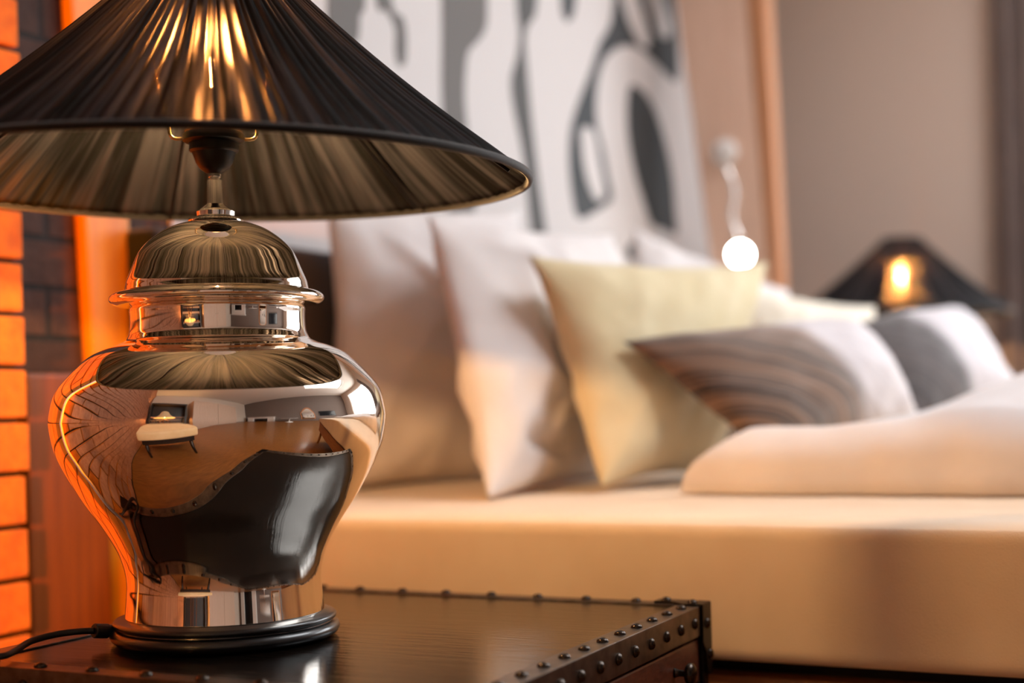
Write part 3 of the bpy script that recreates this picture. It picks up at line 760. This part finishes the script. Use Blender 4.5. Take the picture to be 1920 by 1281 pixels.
# tripod lamp
tl = thing('floor_lamp', 'lit tripod floor lamp reflected at the left of the jar', 'floor lamp', (-.85, -1.45, 0))
for k in range(3):
    a = 2 * PI * k / 3 + .4
    bm = bmesh.new(); tube([(.03 * math.cos(a), .03 * math.sin(a), 1.2), (.32 * math.cos(a), .32 * math.sin(a), 0)], .016, 10, bm); obj('leg', bm, M['panel_wood'], tl)
obj('hub', lathe([(.001, 1.16), (.05, 1.16), (.05, 1.22), (.012, 1.24), (.012, 1.36), (.001, 1.36)], 32), M['chrome'], tl)
obj('lamp_shade', lathe([(.34, 1.28), (.12, 1.55)], 64, caps=False), M['lamp_fabric'], tl)
obj('bulb', lathe([(.001, 1.36), (.02, 1.37), (.04, 1.42), (.03, 1.46), (.001, 1.48)], 24), M['warm_emit'], tl)
# dark shelf niche behind it
sf = thing('bookcase', 'dark open bookcase reflected behind the tripod lamp', 'bookcase', (-.75, BY + .18, 0))
obj('frame', boxes(((-.62, -.17, 0), (-.57, .15, 2.0)), ((.57, -.17, 0), (.62, .15, 2.0)), ((-.57, -.17, 1.93), (.57, .15, 2.0)), ((-.57, -.17, 0), (.57, -.14, 1.93)), ((-.57, -.14, 0), (.57, .15, .06))), M['dark_wood'], sf, smooth=False)
for z in (.5, .95, 1.4): obj('shelf', box((-.57, -.14, z), (.57, .14, z + .03)), M['wardrobe'], sf, smooth=False)
# wardrobe
wd = thing('wardrobe', 'pale two door wardrobe reflected at the middle of the jar', 'wardrobe', (.95, BY + .3, 0))
obj('carcass', box((-.95, -.28, 0), (.95, .27, 2.15), .006), M['wardrobe'], wd, smooth=False)
for sx in (-1, 1):
    d = obj('door', box((min(sx * .005, sx * .945), .272, .06), (max(sx * .005, sx * .945), .292, 2.12), .004), M['wardrobe'], wd, smooth=False)
    kb = obj('knob', lathe([(.006, 0), (.006, .015), (.016, .022), (.014, .034), (.0004, .038)], 20), M['bronze'], d); kb.location = (sx * .08, .292, 1.05); kb.rotation_euler = (-PI / 2, 0, 0)
# dark fireplace and a white side table along the right wall
fp = thing('fireplace', 'white fireplace with dark opening reflected right of the wardrobe', 'fireplace', (RX - .16, -.85, 0))
obj('surround', boxes(((-.15, -.75, 0), (.15, -.42, 1.25)), ((-.15, .42, 0), (.15, .75, 1.25)), ((-.15, -.42, .9), (.15, .42, 1.25))), M['white_gloss'], fp, smooth=False)
obj('mantel', box((-.20, -.82, 1.25), (.15, .82, 1.31), .006), M['white_gloss'], fp, smooth=False)
obj('hearth', box((.02, -.42, 0), (.15, .42, .9)), M['screen'], fp, smooth=False)
st = thing('side_table', 'white round side table reflected beside the fireplace', 'side table', (RX - .6, .75, 0))
obj('top', lathe([(.001, .62), (.40, .62), (.41, .64), (.40, .66), (.001, .66)], 48), M['white_gloss'], st)
obj('leg', lathe([(.001, 0), (.2, 0), (.2, .02), (.03, .05), (.03, .62), (.001, .62)], 32), M['white_gloss'], st)
# arched mirror, television
am = thing('wall_mirror', 'arched mirror with amber frame on the grey wall reflected in the jar', 'mirror', (RX - .002, 1.75, 1.25))
def arch(w, h0, h1, x0, x1):
    bm = bmesh.new(); pts = [(-w, h0), (w, h0), (w, h1)] + [(w * math.cos(t * PI / 20), h1 + w * math.sin(t * PI / 20)) for t in range(1, 20)] + [(-w, h1)]
    vs = [bm.verts.new((x0, a, b)) for a, b in pts]; f = bm.faces.new(vs); r = bmesh.ops.extrude_face_region(bm, geom=[f])
    for v in [g for g in r['geom'] if isinstance(g, bmesh.types.BMVert)]: v.co.x = x1
    bmesh.ops.recalc_face_normals(bm, faces=bm.faces); return bm
obj('frame', arch(.42, -.95, .35, -.03, 0), M['timber_warm'], am, smooth=False)
obj('glass', arch(.36, -.89, .35, -.034, -.031), M['chrome'], am, smooth=False)
tv = thing('wall_tv', 'black wall television reflected toward the right of the jar', 'television', (RX - .002, 3.1, 1.45))
obj('body', box((-.05, -.62, -.36), (0, .62, .36), .006), M['rubber'], tv, smooth=False)
obj('screen', box((-.053, -.60, -.34), (-.0505, .60, .34)), M['screen'], tv, smooth=False)
# white downpipe on the brick, just out of the frame, whose streak the jar shows
pp = tag(obj('wall_pipe', tube([(PX0 + .022, 1.06, .0), (PX0 + .022, 1.06, 2.88)], .016, 20), M['white_gloss']), 'slim white vertical pipe on the brick wall reflected along the jar edge', 'pipe')

# ------------------------------------------------------------------ light
def light(kind, name, loc, energy, col, aim=None, **kw):
    d = bpy.data.lights.new(name, kind); d.energy = energy; d.color = col
    for k, v in kw.items(): setattr(d, k, v)
    o = bpy.data.objects.new(name, d); COL.objects.link(o); o.location = loc
    if aim is not None: o.rotation_euler = (Vector(aim) - Vector(loc)).to_track_quat('-Z', 'Y').to_euler()
    return o
light('AREA', 'window_daylight', ((W0 + W1) / 2, FY + .35, (WZ0 + WZ1) / 2 + .15), 176, (0.93, 0.96, 1.0), ((W0 + W1) / 2 - .2, 0, 1.0), shape='RECTANGLE', size=3.2, size_y=2.2)
light('AREA', 'added_skylight_daylight', ((KX0 + KX1) / 2, (KY0 + KY1) / 2, CZ + .35), 155, (0.93, 0.96, 1.0), ((KX0 + KX1) / 2 - .2, (KY0 + KY1) / 2 - .2, 0), shape='RECTANGLE', size=1.9, size_y=2.4)  # overhead daylight for the bed, through the added skylight
sp_ = light('SPOT', 'amber_spotlight', (-.95, 0.22, .74), 215, (1.0, 0.235, 0.0), (-1.47, 1.44, 0.86), spot_size=math.radians(58), spot_blend=.25, shadow_soft_size=.02)
sp_.scale = (.30, 1, 1)

w = bpy.data.worlds.new('World'); SC.world = w; w.use_nodes = True
w.node_tree.nodes['Background'].inputs['Color'].default_value = (0.86, 0.93, 1.0, 1)
w.node_tree.nodes['Background'].inputs['Strength'].default_value = 2.2

# ------------------------------------------------------------------ camera
cd = bpy.data.cameras.new('camera'); cam = bpy.data.objects.new('camera', cd); COL.objects.link(cam)
cd.sensor_width = 36; cd.lens = 36 * F_PX / 1920; cd.shift_y = (HORIZON - 640.5) / 1920
rc = (RIGHT - UP * ROLL).normalized(); uc = (UP + RIGHT * ROLL).normalized()
mw = Matrix((rc, uc, -FWD)).transposed().to_4x4(); mw.translation = CAM; cam.matrix_world = mw
cd.clip_start = .02
cd.dof.use_dof = True; cd.dof.focus_distance = 1.45; cd.dof.aperture_fstop = 1.9
SC.camera = cam
SC.view_settings.view_transform = 'Standard'; SC.view_settings.look = 'None'
SC.view_settings.gamma = 1.0; SC.view_settings.use_curve_mapping = False
SC.view_settings.exposure = 0.0
SC.cycles.max_bounces = 10; SC.cycles.diffuse_bounces = 5; SC.cycles.transparent_max_bounces = 16
SC.cycles.sample_clamp_indirect = 8.0
SC.cycles.caustics_reflective = False; SC.cycles.caustics_refractive = False
